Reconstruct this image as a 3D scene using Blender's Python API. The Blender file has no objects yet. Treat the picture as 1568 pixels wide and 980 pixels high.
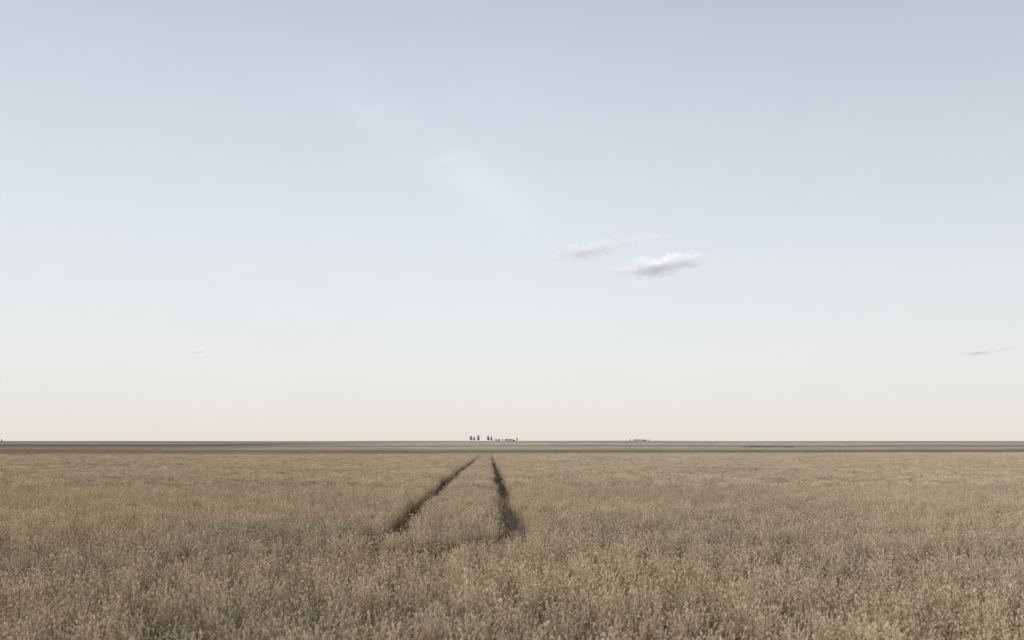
import bpy, math, random
import numpy as np
from mathutils import Vector, noise
rng=np.random.default_rng(7); random.seed(7)
sc=bpy.context.scene
sc.view_settings.view_transform='Standard'
try: sc.view_settings.look='None'
except: pass
sc.view_settings.exposure=0

def lin(c):
    return tuple(((v/255)/12.92 if v/255<=0.04045 else ((v/255+0.055)/1.055)**2.4) for v in c)
def L4(c): return (*lin(c),1)
def G4(c): 
    l=lin(c); return (min(.85,l[0]*1.30+.02),min(.85,l[1]*1.22+.02),min(.85,l[2]*1.1+.02),1)

# ---------------- terrain profile ----------------
PY=np.array([-400,0,24,41,79,150,250,350,480,600,800,1000,1500,2200,3000,4200,5200,7000,14000],float)
PD=np.array([2.75,2.75,2.75,2.79,3.08,3.65,4.45,5.25,6.1,6.9,7.9,8.6,8.3,5.3,2.6,0.9,1.6,12,60],float)
def ground_z(y): 
    return 2.75-np.interp(y,PY,PD)
def gz(x,y):
    y=np.asarray(y,float); x=np.asarray(x,float)
    z=(ground_z(y-6)+ground_z(y)+ground_z(y+6))/3
    far=np.clip((y-700)/1500,0,1)
    z=z+far*1.6*(np.sin(x/420+1.3)+0.6*np.sin(x/170+y/900))*np.clip((5200-y)/1500,0,1)
    return z

# ---------------- node helpers ----------------
def newmat(name):
    m=bpy.data.materials.new(name); m.use_nodes=True
    nt=m.node_tree; nt.nodes.clear()
    return m,nt
def N(nt,t,**k):
    n=nt.nodes.new(t)
    for a,b in k.items(): setattr(n,a,b)
    return n
def ramp(nt,stops,interp='LINEAR'):
    r=N(nt,'ShaderNodeValToRGB'); cr=r.color_ramp; cr.interpolation=interp
    while len(cr.elements)>1: cr.elements.remove(cr.elements[-1])
    cr.elements[0].position=stops[0][0]; cr.elements[0].color=stops[0][1]
    for p,c in stops[1:]:
        e=cr.elements.new(p); e.color=c
    return r
def math_n(nt,op,a,b=None,c=None):
    n=N(nt,'ShaderNodeMath',operation=op)
    for i,v in enumerate((a,b,c)):
        if v is None: continue
        if isinstance(v,(int,float)): n.inputs[i].default_value=v
        else: nt.links.new(v,n.inputs[i])
    return n.outputs[0]
def mixc(nt,f,a,b,bt='MIX'):
    n=N(nt,'ShaderNodeMix',data_type='RGBA',blend_type=bt)
    for s,v in ((n.inputs[0],f),(n.inputs[6],a),(n.inputs[7],b)):
        if isinstance(v,(int,float,tuple)): s.default_value=v
        else: nt.links.new(v,s)
    return n.outputs[2]

# ---------------- materials ----------------
def crop_mat(name,lo,mid,hi):
    m,nt=newmat(name)
    geo=N(nt,'ShaderNodeNewGeometry'); tc=N(nt,'ShaderNodeTexCoord'); oi=N(nt,'ShaderNodeObjectInfo')
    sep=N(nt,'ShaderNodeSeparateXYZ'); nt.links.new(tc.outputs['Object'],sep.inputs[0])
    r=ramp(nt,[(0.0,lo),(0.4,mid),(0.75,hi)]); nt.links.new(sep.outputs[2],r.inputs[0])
    n1=N(nt,'ShaderNodeTexNoise'); n1.inputs['Scale'].default_value=0.09; n1.inputs['Detail'].default_value=5; n1.inputs['Roughness'].default_value=.6
    nt.links.new(geo.outputs['Position'],n1.inputs['Vector'])
    f=math_n(nt,'ADD',math_n(nt,'MULTIPLY',n1.outputs[0],1.0),math_n(nt,'MULTIPLY',oi.outputs['Random'],0.5))
    f=math_n(nt,'ADD',f,0.25)
    cmb=N(nt,'ShaderNodeCombineXYZ')
    for i in range(3): nt.links.new(f,cmb.inputs[i])
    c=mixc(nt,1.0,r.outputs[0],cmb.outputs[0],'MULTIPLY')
    hs=N(nt,'ShaderNodeHueSaturation'); nt.links.new(c,hs.inputs['Color'])
    # crop colour is more saturated towards the west side of the field
    sp=N(nt,'ShaderNodeSeparateXYZ'); nt.links.new(geo.outputs['Position'],sp.inputs[0])
    satx=N(nt,'ShaderNodeMapRange'); satx.inputs[1].default_value=-14; satx.inputs[2].default_value=14; satx.inputs[3].default_value=.12; satx.inputs[4].default_value=-.06
    nt.links.new(sp.outputs[0],satx.inputs[0])
    nt.links.new(math_n(nt,'ADD',satx.outputs[0],math_n(nt,'ADD',math_n(nt,'MULTIPLY',n1.outputs[0],0.9),0.50)),hs.inputs['Saturation'])
    d=N(nt,'ShaderNodeBsdfDiffuse'); t=N(nt,'ShaderNodeBsdfTranslucent'); mx=N(nt,'ShaderNodeMixShader')
    nt.links.new(hs.outputs[0],d.inputs[0]); nt.links.new(hs.outputs[0],t.inputs[0]); mx.inputs[0].default_value=0.25
    nt.links.new(d.outputs[0],mx.inputs[1]); nt.links.new(t.outputs[0],mx.inputs[2])
    o=N(nt,'ShaderNodeOutputMaterial'); nt.links.new(mx.outputs[0],o.inputs[0])
    return m
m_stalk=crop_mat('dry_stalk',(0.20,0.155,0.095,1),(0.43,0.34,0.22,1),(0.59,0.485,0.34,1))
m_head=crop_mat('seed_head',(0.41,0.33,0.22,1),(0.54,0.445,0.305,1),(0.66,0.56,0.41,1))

# ground
m_ground,nt=newmat('farmland')
geo=N(nt,'ShaderNodeNewGeometry'); sep=N(nt,'ShaderNodeSeparateXYZ'); nt.links.new(geo.outputs['Position'],sep.inputs[0])
mp=N(nt,'ShaderNodeMapping'); mp.inputs['Scale'].default_value=(0.003,0.006,1); nt.links.new(geo.outputs['Position'],mp.inputs[0])
nz=N(nt,'ShaderNodeTexNoise'); nz.inputs['Scale'].default_value=1; nz.inputs['Detail'].default_value=6; nt.links.new(mp.outputs[0],nz.inputs['Vector'])
mp2=N(nt,'ShaderNodeMapping'); mp2.inputs['Scale'].default_value=(0.03,0.008,1); nt.links.new(geo.outputs['Position'],mp2.inputs[0])
nz2=N(nt,'ShaderNodeTexNoise'); nz2.inputs['Scale'].default_value=1; nz2.inputs['Detail'].default_value=7; nz2.inputs['Roughness'].default_value=.65; nt.links.new(mp2.outputs[0],nz2.inputs['Vector'])
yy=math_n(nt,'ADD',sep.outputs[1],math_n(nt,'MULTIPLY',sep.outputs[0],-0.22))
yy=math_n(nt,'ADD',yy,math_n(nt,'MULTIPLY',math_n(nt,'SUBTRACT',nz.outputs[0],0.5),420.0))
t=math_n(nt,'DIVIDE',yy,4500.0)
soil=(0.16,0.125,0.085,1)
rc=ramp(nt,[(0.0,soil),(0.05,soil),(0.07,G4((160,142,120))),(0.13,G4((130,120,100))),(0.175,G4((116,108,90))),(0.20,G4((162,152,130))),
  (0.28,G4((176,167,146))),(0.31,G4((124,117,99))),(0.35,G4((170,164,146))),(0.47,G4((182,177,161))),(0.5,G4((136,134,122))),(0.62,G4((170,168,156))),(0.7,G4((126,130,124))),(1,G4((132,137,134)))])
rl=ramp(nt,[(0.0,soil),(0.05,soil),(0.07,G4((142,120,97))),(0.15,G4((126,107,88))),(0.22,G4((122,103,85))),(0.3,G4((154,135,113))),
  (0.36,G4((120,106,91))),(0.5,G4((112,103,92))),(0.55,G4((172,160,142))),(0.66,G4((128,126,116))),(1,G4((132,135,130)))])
nt.links.new(t,rc.inputs[0]); nt.links.new(t,rl.inputs[0])  # distance haze is put into the paler, greyer far stops of both ramps
fl=math_n(nt,'DIVIDE',math_n(nt,'ADD',sep.outputs[0],math_n(nt,'MULTIPLY',sep.outputs[1],0.08)),-350.0)
flc=N(nt,'ShaderNodeClamp'); nt.links.new(fl,flc.inputs[0])
col=mixc(nt,flc.outputs[0],rc.outputs[0],rl.outputs[0])
v=math_n(nt,'ADD',math_n(nt,'MULTIPLY',nz2.outputs[0],1.3),0.38)
cmb=N(nt,'ShaderNodeCombineXYZ')
for i in range(3): nt.links.new(v,cmb.inputs[i])
col=mixc(nt,1.0,col,cmb.outputs[0],'MULTIPLY')
nz3=N(nt,'ShaderNodeTexNoise'); nz3.inputs['Scale'].default_value=9; nz3.inputs['Detail'].default_value=6; nt.links.new(geo.outputs['Position'],nz3.inputs['Vector'])
bp=N(nt,'ShaderNodeBump'); bp.inputs['Distance'].default_value=0.04; nt.links.new(nz3.outputs[0],bp.inputs['Height'])
d=N(nt,'ShaderNodeBsdfDiffuse'); nt.links.new(col,d.inputs[0]); nt.links.new(bp.outputs[0],d.inputs['Normal'])
o=N(nt,'ShaderNodeOutputMaterial'); nt.links.new(d.outputs[0],o.inputs[0])

def simple(name,c1,c2,scale=1.0,rough=0.8):
    m,nt=newmat(name)
    tc=N(nt,'ShaderNodeTexCoord'); n=N(nt,'ShaderNodeTexNoise'); n.inputs['Scale'].default_value=scale; n.inputs['Detail'].default_value=4
    nt.links.new(tc.outputs['Object'],n.inputs['Vector'])
    r=ramp(nt,[(0.3,c1),(0.7,c2)]); nt.links.new(n.outputs[0],r.inputs[0])
    b=N(nt,'ShaderNodeBsdfPrincipled'); b.inputs['Roughness'].default_value=rough
    nt.links.new(r.outputs[0],b.inputs['Base Color'])
    o=N(nt,'ShaderNodeOutputMaterial'); nt.links.new(b.outputs[0],o.inputs[0]); return m
m_leaf=simple('foliage',(0.07,0.07,0.06,1),(0.12,0.12,0.10,1),0.6)
m_shrub=simple('dry_shrub_foliage',(0.17,0.15,0.115,1),(0.30,0.27,0.20,1),0.3)
m_bark=simple('bark',(0.07,0.055,0.045,1),(0.13,0.11,0.09,1),2)
m_wall=simple('painted_boards',(0.42,0.40,0.37,1),(0.52,0.50,0.47,1),0.8)
m_roof=simple('metal_roof',(0.25,0.24,0.24,1),(0.32,0.31,0.30,1),0.8)
m_glass=simple('window_glass',(0.03,0.035,0.04,1),(0.05,0.055,0.06,1),1,0.2)

# ---------------- ground mesh ----------------
def mesh_obj(name,V,F,mats,mi=None,link=True,smooth=False):
    me=bpy.data.meshes.new(name); me.from_pydata([tuple(v) for v in V],[],[tuple(f) for f in F])
    for m in mats: me.materials.append(m)
    if mi is not None: me.polygons.foreach_set('material_index',np.array(mi,dtype=np.int32))
    if smooth: me.polygons.foreach_set('use_smooth',np.ones(len(me.polygons),dtype=bool))
    me.update()
    ob=bpy.data.objects.new(name,me)
    if link: sc.collection.objects.link(ob)
    return ob
ys=np.concatenate([np.arange(-400,0,40),np.arange(0,100,4),np.arange(100,500,10),np.arange(500,5400,50),np.geomspace(5400,14000,12)])
xs=np.concatenate([-np.geomspace(9000,3100,8),np.arange(-3000,3001,60),np.geomspace(3100,9000,8)])
X,Y=np.meshgrid(xs,ys); Z=gz(X,Y)
V=np.stack([X.ravel(),Y.ravel(),Z.ravel()],1); nx=len(xs); F=[]
for j in range(len(ys)-1):
    for i in range(nx-1):
        a=j*nx+i; F.append((a,a+1,a+1+nx,a+nx))
mesh_obj('ground',V,F,[m_ground],smooth=True)

# ---------------- crop plants ----------------
def build_tuft(name,nst,rad,H,blade,headL,headR,leaf=0.6,segs=3):
    V=[];F=[];MI=[]
    for s in range(nst):
        r=rad*math.sqrt(random.random()); a=random.uniform(0,6.283)
        bx,by=r*math.cos(a),r*math.sin(a)
        h=H*random.uniform(0.6,1.06)
        la=random.uniform(0,6.283); ln=random.uniform(0.0,0.24)*h
        dx,dy=math.cos(la)*ln+0.04*h,math.sin(la)*ln
        wa=random.uniform(0,3.14159); wx,wy=math.cos(wa)*blade/2,math.sin(wa)*blade/2
        base=len(V)
        for k in range(segs+1):
            t=k/segs; cx=bx+dx*t*t; cy=by+dy*t*t; cz=h*t*(1-0.04*t); w=1-0.45*t
            V.append((cx-wx*w,cy-wy*w,cz)); V.append((cx+wx*w,cy+wy*w,cz))
        for k in range(segs):
            b=base+2*k; F.append((b,b+1,b+3,b+2)); MI.append(0)
        nh=1 if segs==2 else 3   # seed pods up the top of the stem
        for hh in range(nh):
            tt=1-0.13*hh
            tip=Vector((bx+dx*tt*tt,by+dy*tt*tt,h*0.96*tt))
            ang0=random.uniform(0,6.283); sd_=0.0 if hh==0 else 0.9
            dirv=Vector((dx*3+math.cos(ang0)*sd_,dy*3+math.sin(ang0)*sd_,0.7+random.uniform(-.5,.2))).normalized()
            hl=headL*random.uniform(0.6,1.2)*(1 if hh==0 else .8); hr=headR*random.uniform(0.7,1.2)
            u=dirv.cross(Vector((0.3,0.9,0.2))).normalized(); w2=dirv.cross(u)
            base=len(V)
            V.append(tuple(tip-dirv*hl*0.2))
            for j in range(4):
                ang=j*math.pi/2; V.append(tuple(tip+dirv*hl*.35+(u*math.cos(ang)+w2*math.sin(ang))*hr*random.uniform(.8,1.2)))
            V.append(tuple(tip+dirv*hl))
            for j in range(4):
                j2=(j+1)%4
                F.append((base,base+1+j2,base+1+j)); F.append((base+1+j,base+1+j2,base+5)); MI+= [1,1]
        if random.random()<leaf:
            t=random.uniform(0.3,0.8); cx=bx+dx*t*t; cy=by+dy*t*t; cz=h*t
            aa=random.uniform(0,6.283); ll=random.uniform(0.06,0.17)*H/0.75; lx,ly=math.cos(aa),math.sin(aa); px,py=-ly*blade*0.9,lx*blade*0.9
            b=len(V)
            V+=[(cx-px*.5,cy-py*.5,cz),(cx+px*.5,cy+py*.5,cz),(cx+lx*ll,cy+ly*ll,cz+ll*random.uniform(.0,1.2))]
            F+=[(b,b+1,b+2)]; MI+=[0]
    return mesh_obj(name,V,F,[m_stalk,m_head],MI,link=False)
col=bpy.data.collections.new('wheat_plants')
NA,NB,NC=10,6,5
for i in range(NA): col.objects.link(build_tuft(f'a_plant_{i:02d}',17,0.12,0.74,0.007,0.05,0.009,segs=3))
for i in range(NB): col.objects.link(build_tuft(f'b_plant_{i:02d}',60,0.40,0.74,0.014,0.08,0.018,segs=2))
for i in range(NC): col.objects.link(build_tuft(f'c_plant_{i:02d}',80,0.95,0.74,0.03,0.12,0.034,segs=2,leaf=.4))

# tracks
RX,RY=-5.5,24.4
def straight_right(y): return -0.0226*(y-24.4)
def track_dist(x,y):
    d=np.full_like(x,1e9)
    wob=0.06*np.sin(y*0.31)+0.04*np.sin(y*0.83+1)
    for off,R,ex in ((0.0,5.5,0.07),(-2.95,2.55,0.0)):
        ds=np.abs(x-(straight_right(y)+off+wob))-ex*np.clip((36-y)/10,0,1); ds[y<24.4]=1e9
        exa=ex+.16*np.clip((RY-y)/4,0,1)*np.clip((x-RX)/2.5,0,1)
        rr=np.hypot(x-RX,y-RY); da=np.abs(rr-R)-exa; da[(y>24.4)|(x<RX)]=1e9
        yl=RY-R; dl=np.abs(y-(yl-0.02*(x-RX))); dl[x>RX]=1e9; 
        d=np.minimum(d,np.minimum(ds,np.minimum(da,dl)))
    return d
def edge_y(x): return 335+0.45*x+6*np.sin(x/37.0)+3*np.sin(x/11.)
def scatter(y0,y1,dens,margin):
    ymax=y1; W=0.56*ymax+margin
    n=int(dens*2*W*(y1-y0)); x=rng.uniform(-W,W,n); y=rng.uniform(y0,y1,n)
    k=np.abs(x)<0.56*y+margin; return x[k],y[k]
P=[];I=[];R=[];S=[]
def fn(x,y,s,seed):
    return (np.sin(x*s+seed+1.7*np.sin(y*s*.6))+np.sin(y*s*1.13+seed*2.1+1.3*np.sin(x*s*.8))+np.sin((x+y)*s*.71+seed*.7)+np.sin((x-1.6*y)*s*.53+seed*3))/4
def add(x,y,lo,n,scl,clear,lowfill):
    d=track_dist(x,y)+rng.normal(0,.025,len(x)); k=(d>clear)&(y<edge_y(x)); 
    tr=(d<=clear)&(rng.random(len(x))<lowfill)&(y<edge_y(x))
    for kk,low in ((k,False),(tr,True)):
        xx,yy_=x[kk],y[kk]; m=len(xx)
        if m==0: continue
        z=gz(xx,yy_)
        hv=.97+0.06*fn(xx,yy_,0.35,1.1)+0.10*fn(xx,yy_,1.9,2.3)+0.09*fn(xx,yy_,5.3,.4)+rng.normal(0,0.07,m)
        hv=np.clip(hv,0.55,1.25)
        s=np.stack([np.full(m,scl)*rng.uniform(.75,1.2,m),np.full(m,scl)*rng.uniform(.75,1.2,m),hv],1)
        if low: s[:,2]*=0.3
        P.append(np.stack([xx,yy_,z-0.01],1)); I.append(lo+rng.integers(0,n,m)); S.append(s)
        R.append(np.stack([rng.normal(0,.09,m),rng.normal(0.03,.09,m),rng.uniform(0,6.283,m)],1))
x,y=scatter(5,48,19,3); add(x,y,0,NA,1.1,0.36,0.5)
x,y=scatter(48,150,4.4,6); add(x,y,NA,NB,1.0,0.64,0.0)
x,y=scatter(150,560,1.3,20); add(x,y,NA+NB,NC,1.0,1.0,0.0)
x=rng.uniform(-14,2,70000); y=rng.uniform(46,350,70000)
d=track_dist(x,y); k=(d<1.7); add(x[k],y[k],0,NA,1.3,0.46,0.1)
P=np.concatenate(P);I=np.concatenate(I);R=np.concatenate(R);S=np.concatenate(S)
me=bpy.data.meshes.new('wheat_crop'); me.vertices.add(len(P)); me.vertices.foreach_set('co',P.astype(np.float32).ravel())
a=me.attributes.new('vi','INT','POINT'); a.data.foreach_set('value',I.astype(np.int32))
a=me.attributes.new('rt','FLOAT_VECTOR','POINT'); a.data.foreach_set('vector',R.astype(np.float32).ravel())
a=me.attributes.new('sv','FLOAT_VECTOR','POINT'); a.data.foreach_set('vector',S.astype(np.float32).ravel())
crop=bpy.data.objects.new('wheat_crop',me); sc.collection.objects.link(crop)
ng=bpy.data.node_groups.new('scatter','GeometryNodeTree')
ng.interface.new_socket('Geometry',in_out='INPUT',socket_type='NodeSocketGeometry')
ng.interface.new_socket('Geometry',in_out='OUTPUT',socket_type='NodeSocketGeometry')
gi=ng.nodes.new('NodeGroupInput'); go=ng.nodes.new('NodeGroupOutput')
ci=ng.nodes.new('GeometryNodeCollectionInfo'); ci.inputs['Collection'].default_value=col
ci.inputs['Separate Children'].default_value=True; ci.inputs['Reset Children'].default_value=True
ip=ng.nodes.new('GeometryNodeInstanceOnPoints'); ip.inputs['Pick Instance'].default_value=True
def na(n,t):
    q=ng.nodes.new('GeometryNodeInputNamedAttribute'); q.data_type=t; q.inputs[0].default_value=n
    return [s for s in q.outputs if s.enabled][0]
ng.links.new(gi.outputs[0],ip.inputs['Points']); ng.links.new(ci.outputs[0],ip.inputs['Instance'])
ng.links.new(na('vi','INT'),ip.inputs['Instance Index'])
e2r=ng.nodes.new('FunctionNodeEulerToRotation'); ng.links.new(na('rt','FLOAT_VECTOR'),e2r.inputs[0])
ng.links.new(e2r.outputs[0],ip.inputs['Rotation']); ng.links.new(na('sv','FLOAT_VECTOR'),ip.inputs['Scale'])
ng.links.new(ip.outputs[0],go.inputs[0])
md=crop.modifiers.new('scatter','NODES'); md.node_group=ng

# ---------------- distant farmstead ----------------
def place(px,dist): 
    x=(px-784)/1524*dist; return x,dist,float(gz(x,dist))
def tree(px,dist,h,wf=0.42,seed=0):
    rnd=random.Random(seed); x,y,z=place(px,dist)
    V=[];F=[];MI=[]
    def limb(p0,p1,r0,r1):
        d=(p1-p0).normalized(); u=d.cross(Vector((.3,1,.1))).normalized(); w=d.cross(u); b=len(V)
        for p,r in ((p0,r0),(p1,r1)):
            for j in range(6): V.append(tuple(p+(u*math.cos(j*1.0472)+w*math.sin(j*1.0472))*r))
        for j in range(6): F.append((b+j,b+(j+1)%6,b+6+(j+1)%6,b+6+j)); MI.append(1)
    limb(Vector((0,0,-.3)),Vector((0.02*h,0,h*.45)),h*.028,h*.018); limb(Vector((0.02*h,0,h*.45)),Vector((0,0,h*.88)),h*.018,h*.004)
    cl=[]
    for k in range(11):
        t=0.22+0.68*k/10; a=k*2.4+rnd.random(); rr=wf*h*math.sin(min(1,(1.02-t)*1.9))*rnd.uniform(.5,1)*.9
        p0=Vector((0.015*h,0,h*(t-.06))); p1=Vector((math.cos(a)*rr,math.sin(a)*rr,h*(t+.04))); limb(p0,p1,h*.008,h*.003); cl.append((p1,rnd.uniform(.1,.17)*h)); cl.append((p0.lerp(p1,.5),.11*h))
    cl.append((Vector((0,0,h*.92)),.08*h))
    for c,r in cl:
        for q in range(80):
            v=Vector((rnd.gauss(0,1),rnd.gauss(0,1),rnd.gauss(0,.8))).normalized()*r*rnd.uniform(.3,1.05); p=c+v
            s=h*.023*rnd.uniform(.7,1.4); n=Vector((rnd.gauss(0,1),rnd.gauss(0,1),rnd.gauss(0,1))).normalized(); u=n.orthogonal().normalized()*s; w=n.cross(u)
            b=len(V); V.extend([tuple(p-u),tuple(p+w*.7),tuple(p+u),tuple(p-w*.7)]); F.append((b,b+1,b+2,b+3)); MI.append(0)
    ob=mesh_obj('tree',V,F,[m_leaf,m_bark],MI); ob.location=(x,y,z); return ob
D=3300
for px,h,wf,sd in ((721,17,.38,1),(726,14,.36,2),(732.5,18,.36,3),(747.5,17,.36,4),(752.5,15,.34,5),(758,7,.5,6),(770,8,.5,7),(774,7,.5,14),(3,8,.6,8),(791.5,12,.14,9),(965,7,.5,10),(994,6,.5,11),(971,6,.5,12)):
    tree(px,D+random.uniform(-30,30),h,wf,sd)
def box(name,parent,cx,cy,cz,sx,sy,sz,mat,bev=0.0):
    V=[(cx+a*sx/2,cy+b*sy/2,cz+c*sz/2) for a in(-1,1) for b in(-1,1) for c in(-1,1)]
    F=[(0,1,3,2),(4,6,7,5),(0,4,5,1),(2,3,7,6),(0,2,6,4),(1,5,7,3)]
    o=mesh_obj(name,V,F,[mat]); o.parent=parent; return o
def house(name,px,dist,w,d,hw,hr,wins):
    x,y,z=place(px,dist); e=bpy.data.objects.new(name,None); sc.collection.objects.link(e); e.location=(x,y,z)
    box('walls',e,0,0,hw/2-.3,w,d,hw+.6,m_wall)
    V=[(-w/2-.4,-d/2-.5,hw),(w/2+.4,-d/2-.5,hw),(w/2+.4,d/2+.5,hw),(-w/2-.4,d/2+.5,hw),(-w/2-.4,0,hw+hr),(w/2+.4,0,hw+hr)]
    o=mesh_obj('roof',V,[(0,1,5,4),(2,3,4,5),(0,4,3),(1,2,5),(3,2,1,0)],[m_roof]); o.parent=e; o.location.z=.005
    for i in range(wins):
        box(f'window_{i+1}',e,-w/2+w*(i+1)/(wins+1)+(.9 if i==wins//2 else 0),-d/2-.03,hw*.55,1.2,.1,1.2,m_glass)
    box('door',e,w*.08-1.2,-d/2-.04,1.05,1.1,.12,2.1,m_roof)
house('farmhouse',763,D-10,14,8,3.4,3.0,4)
house('barn',780,D,22,11,4.2,3.2,2)
house('farm_shed',787,D+10,9,7,3,1.6,2)
house('barn',978,D,30,12,3.2,2.6,3)
house('farm_shed',987,D+10,16,9,3.4,1.4,2)
def shrubs(name,px0,px1,dist,h,mat,slope=0,n=900,seed=3):
    rnd=random.Random(seed); x0=(px0-784)/1524*dist; x1=(px1-784)/1524*dist; V=[];F=[]
    for i in range(n):
        u=rnd.random(); x=x0+(x1-x0)*u; y=dist+slope*u+rnd.uniform(-3,3); hh=h*(0.6+.4*math.sin(x*.21)*math.sin(x*.067+1)); hh=max(hh,.3*h)
        z=float(gz(x,y))+rnd.random()*hh; s=rnd.uniform(.3,.6)*h*.6
        nn=Vector((rnd.gauss(0,1),rnd.gauss(0,1),rnd.gauss(0,1))).normalized(); a=nn.orthogonal().normalized()*s; b_=nn.cross(a); p=Vector((x,y,z)); b=len(V)
        V.extend([tuple(p-a),tuple(p+b_),tuple(p+a),tuple(p-b_)]); F.append((b,b+1,b+2,b+3))
    return mesh_obj(name,V,F,[mat])
shrubs('shrub_row',1138,1216,1250,1.5,m_leaf)
shrubs('shrub_row',800,1130,1320,0.9,m_shrub,slope=-60,n=1300,seed=5)
shrubs('shrub_row',1216,1580,1500,1.0,m_shrub,slope=250,n=1900,seed=6)

# ---------------- clouds (real volumes) ----------------
def cloud_mat(name,dens,ns,thr,glow,grad):
    m,nt=newmat(name); tc=N(nt,'ShaderNodeTexCoord')
    ln=N(nt,'ShaderNodeVectorMath',operation='LENGTH'); nt.links.new(tc.outputs['Object'],ln.inputs[0])
    mp=N(nt,'ShaderNodeMapping'); mp.inputs['Scale'].default_value=ns; nt.links.new(tc.outputs['Object'],mp.inputs[0])
    n=N(nt,'ShaderNodeTexNoise'); n.inputs['Scale'].default_value=1; n.inputs['Detail'].default_value=7; n.inputs['Roughness'].default_value=.68; nt.links.new(mp.outputs[0],n.inputs['Vector'])
    f=math_n(nt,'SUBTRACT',1.0,ln.outputs['Value'])
    f=math_n(nt,'MULTIPLY',f,.62)
    f=math_n(nt,'ADD',f,math_n(nt,'MULTIPLY',math_n(nt,'SUBTRACT',n.outputs[0],thr),1.9))
    f=math_n(nt,'MAXIMUM',f,0.0); f=math_n(nt,'MULTIPLY',f,dens)
    v=N(nt,'ShaderNodeVolumeScatter'); v.inputs['Color'].default_value=(.97,.96,.97,1); v.inputs['Anisotropy'].default_value=0.1; nt.links.new(f,v.inputs['Density'])
    # emission standing in for multiple scattering, painted brighter towards the top
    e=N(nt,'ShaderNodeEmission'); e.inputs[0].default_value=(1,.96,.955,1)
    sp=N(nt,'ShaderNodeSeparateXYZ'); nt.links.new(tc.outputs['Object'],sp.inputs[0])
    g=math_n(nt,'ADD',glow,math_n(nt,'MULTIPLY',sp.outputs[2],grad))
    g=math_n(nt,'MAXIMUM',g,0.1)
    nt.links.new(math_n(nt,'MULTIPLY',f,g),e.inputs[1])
    ad=N(nt,'ShaderNodeAddShader'); nt.links.new(v.outputs[0],ad.inputs[0]); nt.links.new(e.outputs[0],ad.inputs[1])
    o=N(nt,'ShaderNodeOutputMaterial'); nt.links.new(ad.outputs[0],o.inputs['Volume'])
    try: m.volume_step_rate=0.35
    except: pass
    try: m.cycles.volume_step_rate=0.35
    except: pass
    return m
def cloud(px,py,w,h,tilt,dens,ns,thr,glow=.25,grad=.5,dist=3000):
    k=dist/1524
    bpy.ops.mesh.primitive_ico_sphere_add(subdivisions=3,radius=1)
    o=bpy.context.object; o.name='cloud'; o.data.name='cloud'
    o.location=((px-784)*k,dist,2.75+(675-py)*k); o.scale=(w/2*k,w/3*k,h/2*k); o.rotation_euler=(0,math.radians(-tilt),0)
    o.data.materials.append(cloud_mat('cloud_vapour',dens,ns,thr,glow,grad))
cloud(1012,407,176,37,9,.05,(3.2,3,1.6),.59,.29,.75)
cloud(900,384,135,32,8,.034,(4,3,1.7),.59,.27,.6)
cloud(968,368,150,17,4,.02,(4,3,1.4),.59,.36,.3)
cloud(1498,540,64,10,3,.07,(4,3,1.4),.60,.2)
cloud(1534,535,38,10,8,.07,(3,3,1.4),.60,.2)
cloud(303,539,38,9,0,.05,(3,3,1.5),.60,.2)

# ---------------- sky & sun ----------------
SUN_EL=math.radians(17)
sun_vec=Vector((-0.80,-0.60,0)).normalized()
w=bpy.data.worlds.new('World'); sc.world=w; w.use_nodes=True; nt=w.node_tree; nt.nodes.clear()
sky=N(nt,'ShaderNodeTexSky'); sky.sky_type='NISHITA'; sky.sun_disc=False
sky.sun_elevation=SUN_EL; sky.sun_rotation=math.atan2(sun_vec.x,sun_vec.y)
sky.dust_density=2.5; sky.air_density=1
tc=N(nt,'ShaderNodeTexCoord'); sp=N(nt,'ShaderNodeSeparateXYZ'); nt.links.new(tc.outputs['Generated'],sp.inputs[0])
B=0.1
def sc4(c): 
    l=lin(c); return (l[0],l[1],l[2],1)
rp=ramp(nt,[(0.0,sc4((237,231,221))),(0.03,sc4((239,236,230))),(0.075,sc4((239,240,238))),(0.13,sc4((235,239,241))),(0.21,sc4((227,234,239))),(0.30,sc4((215,224,233))),(0.37,sc4((204,213,225))),(0.41,sc4((195,205,218))),(1,sc4((150,170,198)))])
nt.links.new(sp.outputs[2],rp.inputs[0])
side=math_n(nt,'SUBTRACT',1.0,math_n(nt,'MULTIPLY',math_n(nt,'MAXIMUM',sp.outputs[0],0.0),math_n(nt,'MULTIPLY',sp.outputs[2],0.7)))
def dirmask(cx,cz,ax,sx,sz):
    ca,sa=math.cos(ax),math.sin(ax)
    dx=math_n(nt,'SUBTRACT',sp.outputs[0],cx); dz=math_n(nt,'SUBTRACT',sp.outputs[2],cz)
    u=math_n(nt,'DIVIDE',math_n(nt,'ADD',math_n(nt,'MULTIPLY',dx,ca),math_n(nt,'MULTIPLY',dz,sa)),sx)
    v=math_n(nt,'DIVIDE',math_n(nt,'SUBTRACT',math_n(nt,'MULTIPLY',dz,ca),math_n(nt,'MULTIPLY',dx,sa)),sz)
    q=math_n(nt,'ADD',math_n(nt,'MULTIPLY',u,u),math_n(nt,'MULTIPLY',v,v))
    return math_n(nt,'EXPONENT',math_n(nt,'MULTIPLY',q,-1.0))
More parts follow.
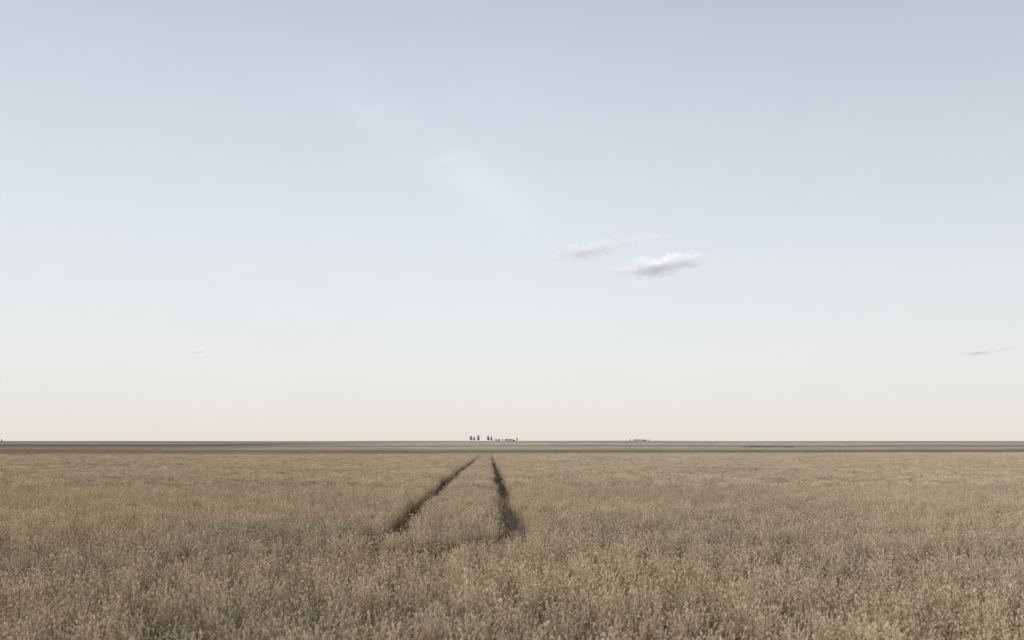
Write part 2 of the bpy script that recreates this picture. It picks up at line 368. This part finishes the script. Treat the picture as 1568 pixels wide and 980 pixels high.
mpc=N(nt,'ShaderNodeMapping'); mpc.inputs['Scale'].default_value=(14,14,34); mpc.inputs['Rotation'].default_value=(0,math.radians(28),0); nt.links.new(tc.outputs['Generated'],mpc.inputs[0])
nc=N(nt,'ShaderNodeTexNoise'); nc.inputs['Scale'].default_value=1; nc.inputs['Detail'].default_value=7; nc.inputs['Distortion'].default_value=.4; nt.links.new(mpc.outputs[0],nc.inputs['Vector'])
cir=math_n(nt,'MULTIPLY',math_n(nt,'MAXIMUM',math_n(nt,'SUBTRACT',nc.outputs[0],0.28),0.0),dirmask(-0.075,0.277,math.radians(-32),0.10,0.02))
cirb=math_n(nt,'MULTIPLY',math_n(nt,'SUBTRACT',nc.outputs[0],0.5),0.03)
bright=math_n(nt,'ADD',side,math_n(nt,'ADD',math_n(nt,'MULTIPLY',cir,0.30),cirb))
cmb=N(nt,'ShaderNodeCombineXYZ')
for i in range(3): nt.links.new(math_n(nt,'MULTIPLY',bright,1/B),cmb.inputs[i])
c=mixc(nt,1.0,rp.outputs[0],cmb.outputs[0],'MULTIPLY')
c=mixc(nt,0.93,sky.outputs[0],c)
bg=N(nt,'ShaderNodeBackground'); bg.inputs[1].default_value=B; nt.links.new(c,bg.inputs[0])
o=N(nt,'ShaderNodeOutputWorld'); nt.links.new(bg.outputs[0],o.inputs[0])
sd=bpy.data.lights.new('sun','SUN'); sd.energy=2.2; sd.angle=math.radians(4); sd.color=(1,.86,.70)
so=bpy.data.objects.new('sun',sd); sc.collection.objects.link(so)
dv=-(sun_vec*math.cos(SUN_EL)+Vector((0,0,math.sin(SUN_EL))))
so.rotation_euler=dv.to_track_quat('-Z','Y').to_euler(); so.location=(-50,-50,60)

# ---------------- camera ----------------
cd=bpy.data.cameras.new('camera'); cam=bpy.data.objects.new('camera',cd); sc.collection.objects.link(cam)
cam.location=(0,0,2.75); cam.rotation_euler=(math.radians(90),0,0)
cd.lens=35; cd.sensor_width=36; cd.shift_y=0.118; cd.clip_start=0.1; cd.clip_end=40000
cd.dof.use_dof=True; cd.dof.focus_distance=60; cd.dof.aperture_fstop=1.6
sc.camera=cam
